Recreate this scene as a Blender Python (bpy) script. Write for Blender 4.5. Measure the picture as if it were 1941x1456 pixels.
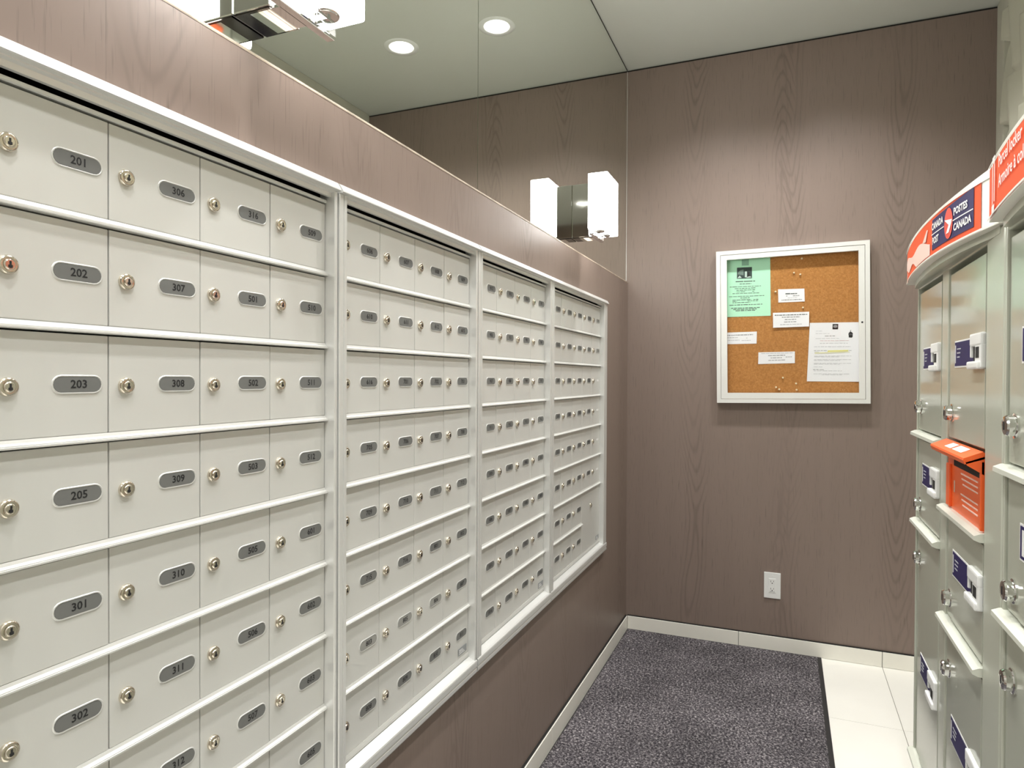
import bpy, bmesh, math, random
from mathutils import Vector, Matrix
import numpy as np

random.seed(7)
SC = bpy.context.scene
COL = SC.collection
for o in list(bpy.data.objects):
    bpy.data.objects.remove(o)

# ------------------------------------------------------------------ camera
ZC = 1.345                      # eye height; all "rz" heights below are relative to it
CAMX = 0.7939
FPX = 1253.55
YAW, PITCH, ROLL = 0.39251, -0.009712, 0.00476


def setup_camera():
    cy, sy, cp, sp = math.cos(YAW), math.sin(YAW), math.cos(PITCH), math.sin(PITCH)
    cr, sr = math.cos(ROLL), math.sin(ROLL)
    fwd = Vector((-sy * cp, cy * cp, sp))
    right = Vector((cy, sy, 0))
    up = right.cross(fwd)
    r2 = cr * right + sr * up
    u2 = -sr * right + cr * up
    m = Matrix(((r2.x, u2.x, -fwd.x, CAMX), (r2.y, u2.y, -fwd.y, 0), (r2.z, u2.z, -fwd.z, ZC), (0, 0, 0, 1)))
    cam = bpy.data.cameras.new('camera')
    cam.sensor_width = 36
    cam.lens = FPX / 1941 * 36
    cam.clip_start = 0.02
    co = bpy.data.objects.new('camera', cam)
    co.matrix_world = m
    COL.objects.link(co)
    SC.camera = co


setup_camera()

# ------------------------------------------------------------------ world, exposure, light strengths
world = bpy.data.worlds.new('world')
world.use_nodes = True
world.node_tree.nodes['Background'].inputs[0].default_value = (0.75, 0.8, 0.85, 1)
world.node_tree.nodes['Background'].inputs[1].default_value = 0.15
SC.world = world
SC.view_settings.view_transform = 'Standard'
SC.view_settings.look = 'None'
SC.view_settings.gamma = 1
SC.view_settings.use_curve_mapping = False
SC.view_settings.exposure = 0.42
DOWNLIGHT = 30.0          # glow of the lamp lens itself
SPOT_W = 50.0             # beam of each halogen lamp
SCONCE = 13.0
try:
    SC.cycles.use_denoising = True
    SC.cycles.max_bounces = 9
    SC.cycles.diffuse_bounces = 5
    SC.cycles.glossy_bounces = 6
    SC.cycles.transparent_max_bounces = 8
    SC.cycles.sample_clamp_indirect = 10
    SC.cycles.caustics_reflective = True
    SC.cycles.blur_glossy = 0.4
except Exception:
    pass

# ------------------------------------------------------------------ materials
MATS = {}


def new_mat(name):
    m = bpy.data.materials.new(name)
    m.use_nodes = True
    nt = m.node_tree
    return m, nt, nt.nodes['Principled BSDF']


def sock(nt, node, key, val):
    node.inputs[key].default_value = val


def mat(name, col, rough=0.5, metal=0.0, noise=0.0, nscale=30, bump=0.0, bscale=200, coat=0.0, spec=None):
    if name in MATS:
        return MATS[name]
    m, nt, b = new_mat(name)
    b.inputs['Base Color'].default_value = (*col, 1)
    b.inputs['Roughness'].default_value = rough
    b.inputs['Metallic'].default_value = metal
    if spec is not None:
        b.inputs['Specular IOR Level'].default_value = spec
    if coat:
        b.inputs['Coat Weight'].default_value = coat
        b.inputs['Coat Roughness'].default_value = 0.05
    N = nt.nodes.new
    tc = N('ShaderNodeTexCoord')
    if noise:
        n = N('ShaderNodeTexNoise')
        n.inputs['Scale'].default_value = nscale
        n.inputs['Detail'].default_value = 4
        nt.links.new(tc.outputs['Object'], n.inputs['Vector'])
        r = N('ShaderNodeValToRGB')
        lo = tuple(max(0, c * (1 - noise)) for c in col)
        hi = tuple(min(1, c * (1 + noise)) for c in col)
        r.color_ramp.elements[0].position = 0.3
        r.color_ramp.elements[1].position = 0.7
        r.color_ramp.elements[0].color = (*lo, 1)
        r.color_ramp.elements[1].color = (*hi, 1)
        nt.links.new(n.outputs['Fac'], r.inputs['Fac'])
        nt.links.new(r.outputs['Color'], b.inputs['Base Color'])
    if bump:
        n2 = N('ShaderNodeTexNoise')
        n2.inputs['Scale'].default_value = bscale
        n2.inputs['Detail'].default_value = 3
        nt.links.new(tc.outputs['Object'], n2.inputs['Vector'])
        bp = N('ShaderNodeBump')
        bp.inputs['Strength'].default_value = bump
        bp.inputs['Distance'].default_value = 0.002
        nt.links.new(n2.outputs['Fac'], bp.inputs['Height'])
        nt.links.new(bp.outputs['Normal'], b.inputs['Normal'])
    MATS[name] = m
    return m


def wood_mat(name, base, dark, seed):
    """rift / cathedral oak veneer, grain running up the wall (u = x + y, v = z)"""
    m, nt, b = new_mat(name)
    N, L = nt.nodes.new, nt.links.new
    geo = N('ShaderNodeNewGeometry')
    sep = N('ShaderNodeSeparateXYZ')
    L(geo.outputs['Position'], sep.inputs[0])
    add = N('ShaderNodeMath'); add.operation = 'ADD'
    L(sep.outputs['X'], add.inputs[0]); L(sep.outputs['Y'], add.inputs[1])

    def vec(su, sv, w):
        a = N('ShaderNodeMath'); a.operation = 'MULTIPLY'; a.inputs[1].default_value = su
        c = N('ShaderNodeMath'); c.operation = 'MULTIPLY'; c.inputs[1].default_value = sv
        L(add.outputs[0], a.inputs[0]); L(sep.outputs['Z'], c.inputs[0])
        cb = N('ShaderNodeCombineXYZ'); cb.inputs[2].default_value = w
        L(a.outputs[0], cb.inputs[0]); L(c.outputs[0], cb.inputs[1])
        return cb.outputs[0]

    def math_(op, a, bb=None):
        n = N('ShaderNodeMath'); n.operation = op
        for i, v in enumerate((a, bb)):
            if v is None:
                continue
            if isinstance(v, (int, float)):
                n.inputs[i].default_value = v
            else:
                L(v, n.inputs[i])
        return n.outputs[0]

    def noise(v, scale, detail=2, rough=0.5):
        n = N('ShaderNodeTexNoise'); n.inputs['Scale'].default_value = scale
        n.inputs['Detail'].default_value = detail; n.inputs['Roughness'].default_value = rough
        L(v, n.inputs['Vector'])
        return n.outputs['Fac']
    # contour lines of a tall smooth field = cathedral figure
    warp = noise(vec(2.2, 1.1, seed), 1.0, 1)
    fine = noise(vec(26, 7, seed + 3), 1.0, 2)
    Uw = math_('ADD', add.outputs[0], math_('MULTIPLY', math_('SUBTRACT', noise(vec(1.5, 1.6, seed + 2), 1.0, 1), 0.5), 0.09))
    fac = None
    # cathedral columns: nested tall V / loop figures at veneer-leaf spacing
    for per, off, sgn, wid in ((0.46, 0.045, 1.0, 0.075), (0.92, 0.770, -1.0, 0.060)):
        q = math_('SUBTRACT', math_('FRACT', math_('DIVIDE', math_('ADD', Uw, off), per)), 0.5)
        du = math_('MULTIPLY', q, per)
        arm = math_('SQRT', math_('ADD', math_('MULTIPLY', du, du), 0.00045))
        ph = math_('ADD', math_('MULTIPLY', sep.outputs['Z'], 7.0 * sgn), math_('MULTIPLY', arm, -52.0))
        ph = math_('ADD', ph, math_('ADD', math_('MULTIPLY', warp, 13.0), math_('MULTIPLY', fine, 0.8)))
        rg = math_('MULTIPLY', math_('ADD', math_('SINE', math_('MULTIPLY', ph, 6.283)), 1.0), 0.5)
        rg = math_('POWER', rg, 3.5)
        mk = N('ShaderNodeMapRange'); mk.inputs[1].default_value = wid * 0.55; mk.inputs[2].default_value = wid
        mk.inputs[3].default_value = 1.0; mk.inputs[4].default_value = 0.0
        L(arm, mk.inputs[0])
        rg = math_('MULTIPLY', rg, mk.outputs[0])
        vm = N('ShaderNodeMapRange'); vm.inputs[1].default_value = 0.36; vm.inputs[2].default_value = 0.58
        vm.inputs[3].default_value = 0.25
        L(noise(vec(2.3, 1.2, seed + 20 + per), 1.0, 1), vm.inputs[0])
        rg = math_('MULTIPLY', rg, vm.outputs[0])
        fac = rg if fac is None else math_('MAXIMUM', fac, rg)
    pores = noise(vec(300, 11, seed + 5), 1.0, 2)
    pm = N('ShaderNodeMapRange'); pm.inputs[1].default_value = 0.60; pm.inputs[2].default_value = 0.74
    L(pores, pm.inputs[0])
    streak = noise(vec(20, 0.35, seed + 7), 1.0, 3)
    st = N('ShaderNodeMapRange'); st.inputs[1].default_value = 0.3; st.inputs[2].default_value = 0.7
    st.inputs[3].default_value = 0.0; st.inputs[4].default_value = 0.10
    L(streak, st.inputs[0])
    fac = math_('ADD', math_('MULTIPLY', fac, 0.46), math_('MULTIPLY', pm.outputs[0], 0.52))
    fac = math_('ADD', fac, st.outputs[0])
    mix = N('ShaderNodeMix'); mix.data_type = 'RGBA'
    mix.inputs['A'].default_value = (*base, 1); mix.inputs['B'].default_value = (*dark, 1)
    L(fac, mix.inputs['Factor'])
    L(mix.outputs['Result'], b.inputs['Base Color'])
    b.inputs['Roughness'].default_value = 0.42
    b.inputs['Specular IOR Level'].default_value = 0.35
    bp = N('ShaderNodeBump'); bp.inputs['Strength'].default_value = 0.15; bp.inputs['Distance'].default_value = 0.001
    bp.invert = True
    L(fac, bp.inputs['Height']); L(bp.outputs['Normal'], b.inputs['Normal'])
    MATS[name] = m
    return m


WOOD = wood_mat('taupe_oak_veneer', (0.245, 0.188, 0.160), (0.145, 0.106, 0.088), 1.7)
EDGE = mat('veneer_edge', (0.62, 0.53, 0.43), 0.5, noise=0.25, nscale=25)  # raw veneer edge, lightened to imitate the light its bevel catches
CEIL = mat('ceiling_paint', (0.60, 0.615, 0.575), 0.45, bump=0.06, bscale=90)
PLAIN = mat('beige_paint', (0.50, 0.49, 0.41), 0.6)
RELIEF = mat('relief_panel', (0.50, 0.49, 0.40), 0.55, bump=0.05, bscale=60)
TILE = mat('porcelain_tile', (0.92, 0.905, 0.85), 0.28, noise=0.03, nscale=3)
BASET = mat('baseboard_tile', (0.86, 0.84, 0.77), 0.35, noise=0.04, nscale=4)
GROUT = mat('grout', (0.25, 0.23, 0.20), 0.9)
BLACK = mat('black_gap', (0.012, 0.011, 0.010), 0.8)
RUBBER = mat('mat_rubber', (0.022, 0.020, 0.020), 0.75, bump=0.2, bscale=300)
ALU = mat('satin_aluminium', (0.76, 0.765, 0.75), 0.36, 0.45, noise=0.02, nscale=8)
DOORM = mat('silver_door_enamel', (0.66, 0.66, 0.635), 0.40, 0.25, noise=0.02, nscale=5)
PLATE = mat('number_plate_grey', (0.155, 0.158, 0.152), 0.5)
PLATE2 = mat('worn_plate_grey', (0.30, 0.30, 0.28), 0.5)
INK = mat('ink_black', (0.012, 0.012, 0.013), 0.6)
NICKEL = mat('nickel', (0.72, 0.66, 0.56), 0.16, 1.0)
CHROME = mat('chrome', (0.80, 0.80, 0.79), 0.045, 1.0)
DARKCH = mat('dark_reflection_chrome', (0.10, 0.085, 0.08), 0.08, 1.0)  # chrome with the room's dark reflection put into its colour
WHITEP = mat('white_enamel', (0.80, 0.81, 0.80), 0.35)
BOARDF = mat('board_frame_white', (0.78, 0.78, 0.75), 0.38, 0.1)
PAPER = mat('white_paper', (0.86, 0.87, 0.89), 0.8)
GREENP = mat('mint_paper', (0.47, 0.84, 0.60), 0.8)
GREY1 = mat('print_grey', (0.30, 0.31, 0.32), 0.8)
GREY2 = mat('print_dark', (0.10, 0.12, 0.11), 0.8)
YELL = mat('highlighter', (0.80, 0.76, 0.22), 0.8)
CABM = mat('locker_paint', (0.475, 0.492, 0.415), 0.17, bump=0.02, bscale=40)
CABD = mat('locker_door_paint', (0.43, 0.445, 0.375), 0.12)
NAVY = mat('navy_print', (0.024, 0.018, 0.095), 0.5, spec=0.25)
ORANGE = mat('orange_print', (0.78, 0.095, 0.022), 0.55, spec=0.25)
ORANGE2 = mat('orange_enamel', (0.83, 0.125, 0.025), 0.30)
PINK = mat('pale_pink_print', (0.86, 0.62, 0.55), 0.4)
WHITE = mat('white_print', (0.85, 0.85, 0.84), 0.4)
LEDGEM = mat('lit_locker_paint', (0.62, 0.635, 0.56), 0.25)  # locker paint made lighter on the ledges, overhead light put into the colour
SIGNW = mat('sign_frame_white', (0.82, 0.82, 0.76), 0.3)
PINM = mat('clear_pin', (0.85, 0.72, 0.48), 0.2)
TAN = mat('tan_print', (0.45, 0.45, 0.42), 0.6)


def cork_mat():
    m, nt, b = new_mat('cork')
    N, L = nt.nodes.new, nt.links.new
    tc = N('ShaderNodeTexCoord')
    n = N('ShaderNodeTexNoise'); n.inputs['Scale'].default_value = 120; n.inputs['Detail'].default_value = 5
    v = N('ShaderNodeTexVoronoi'); v.inputs['Scale'].default_value = 260
    L(tc.outputs['Object'], n.inputs['Vector']); L(tc.outputs['Object'], v.inputs['Vector'])
    r = N('ShaderNodeValToRGB')
    r.color_ramp.elements[0].position = 0.32; r.color_ramp.elements[1].position = 0.7
    r.color_ramp.elements[0].color = (0.44, 0.185, 0.042, 1); r.color_ramp.elements[1].color = (0.58, 0.27, 0.075, 1)
    L(n.outputs['Fac'], r.inputs['Fac'])
    mx = N('ShaderNodeMix'); mx.data_type = 'RGBA'; mx.blend_type = 'MULTIPLY'
    mx.inputs['Factor'].default_value = 0.25
    L(r.outputs['Color'], mx.inputs['A']); L(v.outputs['Distance'], mx.inputs['B'])
    L(mx.outputs['Result'], b.inputs['Base Color'])
    b.inputs['Roughness'].default_value = 0.9
    return m


CORK = cork_mat()


def mirror_mat():
    m, nt, b = new_mat('silvered_mirror')
    b.inputs['Base Color'].default_value = (0.875, 0.905, 0.845, 1)
    b.inputs['Metallic'].default_value = 1
    b.inputs['Roughness'].default_value = 0.0
    return m


MIRROR = mirror_mat()
REFL = mat('can_reflector', (0.42, 0.42, 0.41), 0.5, 0.0)


def pane_mat():
    m = bpy.data.materials.new('clear_pane'); m.use_nodes = True
    nt = m.node_tree; nt.nodes.clear()
    N, L = nt.nodes.new, nt.links.new
    out = N('ShaderNodeOutputMaterial'); mx = N('ShaderNodeMixShader')
    t = N('ShaderNodeBsdfTransparent'); g = N('ShaderNodeBsdfGlossy'); fr = N('ShaderNodeFresnel')
    t.inputs[0].default_value = (1, 1, 1, 1); g.inputs['Roughness'].default_value = 0.02
    gm = N('ShaderNodeNewGeometry'); mr = N('ShaderNodeMapRange')   # same reflectance on both faces of the pane
    mr.inputs[3].default_value = 1.3; mr.inputs[4].default_value = 1 / 1.3
    L(gm.outputs['Backfacing'], mr.inputs[0]); L(mr.outputs[0], fr.inputs[0])
    L(fr.outputs[0], mx.inputs[0]); L(t.outputs[0], mx.inputs[1]); L(g.outputs[0], mx.inputs[2])
    L(mx.outputs[0], out.inputs[0])
    return m


PANE = pane_mat()


def emit_mat(name, col, strength):
    m, nt, b = new_mat(name)
    b.inputs['Base Color'].default_value = (0.85, 0.85, 0.85, 1)
    b.inputs['Emission Color'].default_value = (*col, 1)
    b.inputs['Emission Strength'].default_value = strength
    b.inputs['Roughness'].default_value = 0.25
    return m


OPAL = emit_mat('lit_opal_glass', (1.0, 0.985, 0.955), SCONCE)
LAMP = emit_mat('lit_halogen', (1.0, 0.975, 0.925), DOWNLIGHT)


def carpet_mat():
    m, nt, b = new_mat('charcoal_carpet')
    N, L = nt.nodes.new, nt.links.new
    geo = N('ShaderNodeNewGeometry')
    n = N('ShaderNodeTexNoise'); n.inputs['Scale'].default_value = 115; n.inputs['Detail'].default_value = 3
    n.inputs['Roughness'].default_value = 0.7
    L(geo.outputs['Position'], n.inputs['Vector'])
    r = N('ShaderNodeValToRGB')
    e = r.color_ramp.elements
    e[0].position = 0.36; e[0].color = (0.020, 0.018, 0.021, 1)
    e[1].position = 0.72; e[1].color = (0.48, 0.45, 0.45, 1)
    x = e.new(0.52); x.color = (0.105, 0.095, 0.104, 1)
    L(n.outputs['Fac'], r.inputs['Fac'])
    n2 = N('ShaderNodeTexNoise'); n2.inputs['Scale'].default_value = 3.2; n2.inputs['Detail'].default_value = 3
    L(geo.outputs['Position'], n2.inputs['Vector'])
    mr = N('ShaderNodeMapRange'); mr.inputs[1].default_value = 0.35; mr.inputs[2].default_value = 0.65
    mr.inputs[3].default_value = 0.75; mr.inputs[4].default_value = 1.2
    L(n2.outputs['Fac'], mr.inputs[0])
    mx = N('ShaderNodeMix'); mx.data_type = 'RGBA'; mx.blend_type = 'MULTIPLY'; mx.inputs['Factor'].default_value = 1
    L(r.outputs['Color'], mx.inputs['A']); L(mr.outputs[0], mx.inputs['B'])
    L(mx.outputs['Result'], b.inputs['Base Color'])
    b.inputs['Roughness'].default_value = 0.95
    b.inputs['Specular IOR Level'].default_value = 0.1
    return m


CARPET = carpet_mat()

# ------------------------------------------------------------------ mesh helpers


class MB:
    """collects geometry (with material slots) and links it as ONE mesh object"""

    def __init__(s):
        s.v, s.f, s.mi, s.mats, s.sm = [], [], [], [], []

    def slot(s, m):
        if m not in s.mats:
            s.mats.append(m)
        return s.mats.index(m)

    def add(s, verts, faces, m, smooth=False):
        k = len(s.v); i = s.slot(m)
        s.v += [tuple(p) for p in verts]
        for f in faces:
            s.f.append(tuple(k + q for q in f)); s.mi.append(i); s.sm.append(smooth)
        return s

    def box(s, x0, x1, y0, y1, z0, z1, m, bev=0.0):
        if bev:
            bm = bmesh.new()
            bmesh.ops.create_cube(bm, size=1)
            for v in bm.verts:
                v.co = Vector(((x0 + x1) / 2 + v.co.x * (x1 - x0), (y0 + y1) / 2 + v.co.y * (y1 - y0), (z0 + z1) / 2 + v.co.z * (z1 - z0)))
            bmesh.ops.bevel(bm, geom=bm.edges[:], offset=bev, segments=2, profile=0.6, affect='EDGES')
            bm.verts.index_update()
            s.add([v.co[:] for v in bm.verts], [[v.index for v in f.verts] for f in bm.faces], m)
            bm.free()
            return s
        v = [(x, y, z) for x in (x0, x1) for y in (y0, y1) for z in (z0, z1)]
        f = [(0, 1, 3, 2), (4, 6, 7, 5), (0, 4, 5, 1), (2, 3, 7, 6), (0, 2, 6, 4), (1, 5, 7, 3)]
        return s.add(v, f, m)

    def extrude(s, prof, a0, a1, m, axis='y', smooth=False):
        """closed (p,q) profile swept along an axis; y: prof=(x,z); z: prof=(x,y); x: prof=(y,z)"""
        n = len(prof)

        def P(p, a):
            return {'y': (p[0], a, p[1]), 'z': (p[0], p[1], a), 'x': (a, p[0], p[1])}[axis]
        v = [P(p, a0) for p in prof] + [P(p, a1) for p in prof]
        f = [(i, (i + 1) % n, n + (i + 1) % n, n + i) for i in range(n)]
        s.add(v, f, m, smooth)
        return s.add(v, [tuple(range(n))[::-1], tuple(range(n, 2 * n))], m)

    def lathe(s, c, axis, prof, m, seg=20, smooth=True, cap=True):
        """prof = [(r, h)...] about axis through c; axis unit vector"""
        ax = Vector(axis).normalized()
        a = ax.orthogonal().normalized(); b = ax.cross(a)
        v, f = [], []
        for r, h in prof:
            for k in range(seg):
                t = 2 * math.pi * k / seg
                v.append(Vector(c) + ax * h + (a * math.cos(t) + b * math.sin(t)) * r)
        for j in range(len(prof) - 1):
            for k in range(seg):
                f.append((j * seg + k, j * seg + (k + 1) % seg, (j + 1) * seg + (k + 1) % seg, (j + 1) * seg + k))
        s.add(v, f, m, smooth)
        if not cap:
            return s
        s.add(v[:seg], [tuple(range(seg))[::-1]], m)
        s.add(v[-seg:], [tuple(range(seg))], m)
        return s

    def poly(s, pts, m):
        return s.add(pts, [tuple(range(len(pts)))], m)

    def mesh(s, name):
        me = bpy.data.meshes.new(name)
        me.from_pydata([tuple(p) for p in s.v], [], s.f)
        for mm in s.mats:
            me.materials.append(mm)
        me.polygons.foreach_set('material_index', s.mi)
        me.polygons.foreach_set('use_smooth', s.sm)
        me.update()
        bm = bmesh.new(); bm.from_mesh(me)
        bmesh.ops.recalc_face_normals(bm, faces=bm.faces[:])
        bm.to_mesh(me); bm.free()
        return me

    def build(s, name, parent=None, loc=(0, 0, 0), rot=None):
        return link(name, s.mesh(name), parent, loc, rot)


def link(name, me, parent=None, loc=(0, 0, 0), rot=None):
    o = bpy.data.objects.new(name, me)
    COL.objects.link(o)
    o.location = loc
    if rot:
        o.rotation_euler = rot
    if parent:
        o.parent = parent
    return o


def tag(o, label, cat, group=None):
    o['label'] = label
    o['category'] = cat
    if group:
        o['group'] = group
    return o


def thing(name, label, cat, loc=(0, 0, 0), group=None, rot=None):
    return tag(link(name, None, None, loc, rot), label, cat, group)


def struct(o):
    o['kind'] = 'structure'
    return o


_TX = {}


def text2d(txt, size, bold=0.0, align='CENTER', sx=1.0):
    key = (txt, size, bold, align, sx)
    if key in _TX:
        return _TX[key]
    cu = bpy.data.curves.new('t', 'FONT')
    cu.body = txt; cu.size = size; cu.align_x = align; cu.align_y = 'CENTER'
    cu.resolution_u = 2; cu.offset = bold; cu.fill_mode = 'FRONT'
    ob = bpy.data.objects.new('t', cu)
    COL.objects.link(ob)
    dg = bpy.context.evaluated_depsgraph_get()
    me = ob.evaluated_get(dg).to_mesh()
    v = [(p.co.x * sx, p.co.y) for p in me.vertices]
    f = [tuple(p.vertices) for p in me.polygons]
    ob.evaluated_get(dg).to_mesh_clear()
    bpy.data.objects.remove(ob); bpy.data.curves.remove(cu)
    _TX[key] = (v, f)
    return _TX[key]


def put_text(mb, txt, size, fn, m, bold=0.0, align='CENTER', sx=1.0):
    v, f = text2d(txt, size, bold, align, sx)
    mb.add([fn(a, b) for a, b in v], f, m)


def pill(w, h, n=8):
    r = h / 2; c = w / 2 - r
    p = [(c + r * math.sin(t), r * math.cos(t)) for t in [math.pi * k / n for k in range(n + 1)]]
    p += [(-c - r * math.sin(t), -r * math.cos(t)) for t in [math.pi * k / n for k in range(n + 1)]]
    return p


# ------------------------------------------------------------------ the room shell
D = 3.5146          # back wall
XR = 1.668          # right wall
XW = 0.008          # face of the wood on the mailbox wall
XM = -0.001         # mirror face
HC = 2.992          # ceiling
YF = -1.75          # wall behind the viewer
ZW = ZC + 0.515     # top of the wood band

fl = MB().box(-0.1, XR + 0.1, YF - 0.1, D + 0.1, -0.06, -0.0022, GROUT).build('floor')
struct(fl)
tx = [-0.0535, 0.584, 1.2215, 1.70]
ty = [D + 0.0]
y = 2.905
while y > YF:
    ty.append(y); y -= 0.637
ty.append(YF)
for i in range(3):
    for j in range(len(ty) - 1):
        a, b = tx[i] + 0.0012, tx[i + 1] - 0.0012
        a = max(a, -0.02); b = min(b, XR)
        MB().box(a, b, ty[j + 1] + 0.0012, ty[j] - 0.0012, -0.01, 0.0, TILE, bev=0.0008).build('floor_tile', fl)

LIGHTS = []
for _y, _w in ((2.85, 'at the board end'), (1.58, 'above the middle of the mailboxes'), (0.31, 'over the nearest mailboxes'), (-0.96, 'behind the viewing spot')):
    LIGHTS.append((0.47, _y, 'recessed ceiling downlight near the mirror wall, ' + _w))
    LIGHTS.append((0.99, _y, 'recessed ceiling downlight near the locker wall, ' + _w))
RCAN = 0.062


def ceiling_mesh():
    """ceiling board with a round cut-out for each downlight can"""
    bm = bmesh.new()
    edges = []

    def loop(pts):
        vs = [bm.verts.new((p[0], p[1], HC)) for p in pts]
        for i in range(len(vs)):
            edges.append(bm.edges.new((vs[i], vs[(i + 1) % len(vs)])))
    loop([(-0.15, YF - 0.15), (XR + 0.15, YF - 0.15), (XR + 0.15, D + 0.15), (-0.15, D + 0.15)])
    for lx, ly, _ in LIGHTS:
        loop([(lx + RCAN * math.cos(t), ly + RCAN * math.sin(t)) for t in [2 * math.pi * k / 32 for k in range(32)]])
    bmesh.ops.triangle_fill(bm, use_beauty=True, use_dissolve=False, edges=edges)
    for f in bm.faces:
        if f.normal.z > 0:
            f.normal_flip()
    me = bpy.data.meshes.new('ceiling')
    bm.to_mesh(me); bm.free()
    me.materials.append(CEIL)
    return me


ce = struct(link('ceiling', ceiling_mesh()))
MB().box(-0.15, XR + 0.15, YF - 0.15, D + 0.15, HC + 0.13, HC + 0.18, BLACK).build('slab', ce)

wb = MB().box(-0.15, XR + 0.1, D, D + 0.10, 0, HC - 0.012, WOOD).build('wall_back'); struct(wb)
MB().box(-0.15, XR + 0.1, D + 0.012, D + 0.10, HC - 0.012, HC, BLACK).build('shadow_gap', wb)

# mailbox wall: wood facing around the recessed mailboxes, dark substrate behind
YB0, YB1 = 0.405, 3.020          # opening for the mailboxes
ZB0, ZB1 = ZC - 0.800, ZC + 0.356
wl = MB()
wl.box(-0.02, XW, YF, D - 0.0005, ZB1, ZW, WOOD)
wl.box(-0.02, XW, YF, D - 0.0005, 0.0, ZB0, WOOD)
wl.box(-0.02, XW, YB1, D - 0.0005, ZB0, ZB1, WOOD)
wl.box(-0.02, XW, YF, YB0, ZB0, ZB1, WOOD)
wl = wl.build('wall_left'); struct(wl)
MB().box(-0.20, -0.08, YF, D, 0, HC, BLACK).build('backing', wl)
MB().box(-0.008, XM - 0.0005, YF, D - 0.001, HC - 0.011, HC - 0.0005, BLACK).build('shadow_gap', wl)
MB().box(-0.012, -0.0075, YF, D - 0.001, ZW - 0.004, HC - 0.0005, ALU).build('mirror_backing', wl)
tr = MB().extrude([(XM + 0.0005, ZW - 0.001), (XW + 0.0006, ZW - 0.005), (XW + 0.0012, ZW - 0.0025), (XW - 0.002, ZW + 0.0015), (XM + 0.0005, ZW + 0.002)], YF, D - 0.002, EDGE).build('trim_1')
struct(tr)
struct(MB().box(XM - 0.002, XM + 0.0010, D - 0.0042, D - 0.0010, ZW + 0.003, HC - 0.012, ALU).build('trim_2'))   # polished edge of the mirror at the corner

# right wall: trim frame and petal relief panel
wr = MB().box(XR, XR + 0.1, YF, D, 0, HC, PLAIN).build('wall_right'); struct(wr)
MB().box(XR - 0.028, XR, 3.412, D, 0, HC - 0.001, PLAIN, bev=0.002).build('corner_trim', wr)
MB().box(XR - 0.028, XR, YF, 3.412, 2.915, HC - 0.001, PLAIN, bev=0.002).build('top_trim', wr)


def relief():
    y0, y1, z0, z1 = 0.2, 3.408, 1.2, 2.913
    st = 0.011
    ny, nz = int((y1 - y0) / st), int((z1 - z0) / st)
    yy = np.linspace(y0, y1, ny); zz = np.linspace(z0, z1, nz)
    Y, Z = np.meshgrid(yy, zz, indexing='ij')
    PW, PH = 0.30, 0.36
    h = np.zeros_like(Y)
    for k in (0, 1):
        u = ((y1 - Y) / PW + 0.5 * k + 0.1) % 1.0 - 0.5
        w = ((Z - z0) / PH + 0.5 * k + 0.1) % 1.0 - 0.5
        half = 0.36 * np.sqrt(np.clip(1 - (np.abs(w) / 0.62) ** 1.6, 0, 1))
        d = np.abs(u + 0.10 * np.sin(w * 3.1)) / np.maximum(half, 1e-3)
        h = np.maximum(h, np.clip(1 - d, 0, 1) ** 0.8 * (half > 0.02))
    X = XR - 0.001 - 0.040 * h
    v = np.stack([X, Y, Z], -1).reshape(-1, 3)
    i = np.arange(ny - 1)[:, None] * nz + np.arange(nz - 1)[None]
    f = np.stack([i, i + 1, i + nz + 1, i + nz], -1).reshape(-1, 4)
    me = bpy.data.meshes.new('relief_panel')
    me.from_pydata(v.tolist(), [], f.tolist())
    me.materials.append(RELIEF)
    me.polygons.foreach_set('use_smooth', [True] * len(f))
    link('relief_panel', me, wr)


relief()

wf = MB().box(-0.15, XR + 0.1, YF - 0.1, YF, 0, HC, WOOD).build('wall_front'); struct(wf)


def baseboard(name, pieces, axis):
    first = MB()
    root = None
    for a, b in pieces:
        m = MB()
        if axis == 'x':
            m.box(a + 0.001, b - 0.001, D - 0.011, D, 0.001, 0.071, BASET, bev=0.0015)
        elif axis == 'y':
            m.box(XW, XW + 0.011, a + 0.001, b - 0.001, 0.001, 0.071, BASET, bev=0.0015)
        if root is None:
            g = MB()
            if axis == 'x':
                g.box(pieces[0][0], pieces[-1][1], D - 0.007, D, 0.0, 0.0755, BLACK)
            else:
                g.box(XW, XW + 0.007, pieces[-1][0], pieces[0][1], 0.0, 0.0755, BLACK)
            root = struct(g.build(name))
        m.build('tile', root)


baseboard('baseboard_back', [(XW + 0.011, 0.584), (0.584, 1.2206), (1.2206, XR)], 'x')
baseboard('baseboard_left', [(2.905, D - 0.011), (2.268, 2.905), (1.631, 2.268), (0.994, 1.631), (0.357, 0.994), (-0.28, 0.357)], 'y')

# ------------------------------------------------------------------ mirrors on the upper mailbox wall
for k, (a, b, lab) in enumerate(((1.6645, D - 0.0045, 'frameless wall mirror above the wood band, panel meeting the back wall behind the far sconce'),
                                 (YF + 0.01, 1.6620, 'frameless wall mirror above the wood band, nearer panel behind the sconce over box 306'))):
    o = MB().box(XM - 0.006, XM, a, b, ZW - 0.003, HC - 0.011, MIRROR).build('wall_mirror')
    tag(o, lab, 'mirror', 'mirror panels above the mailboxes')

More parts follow.
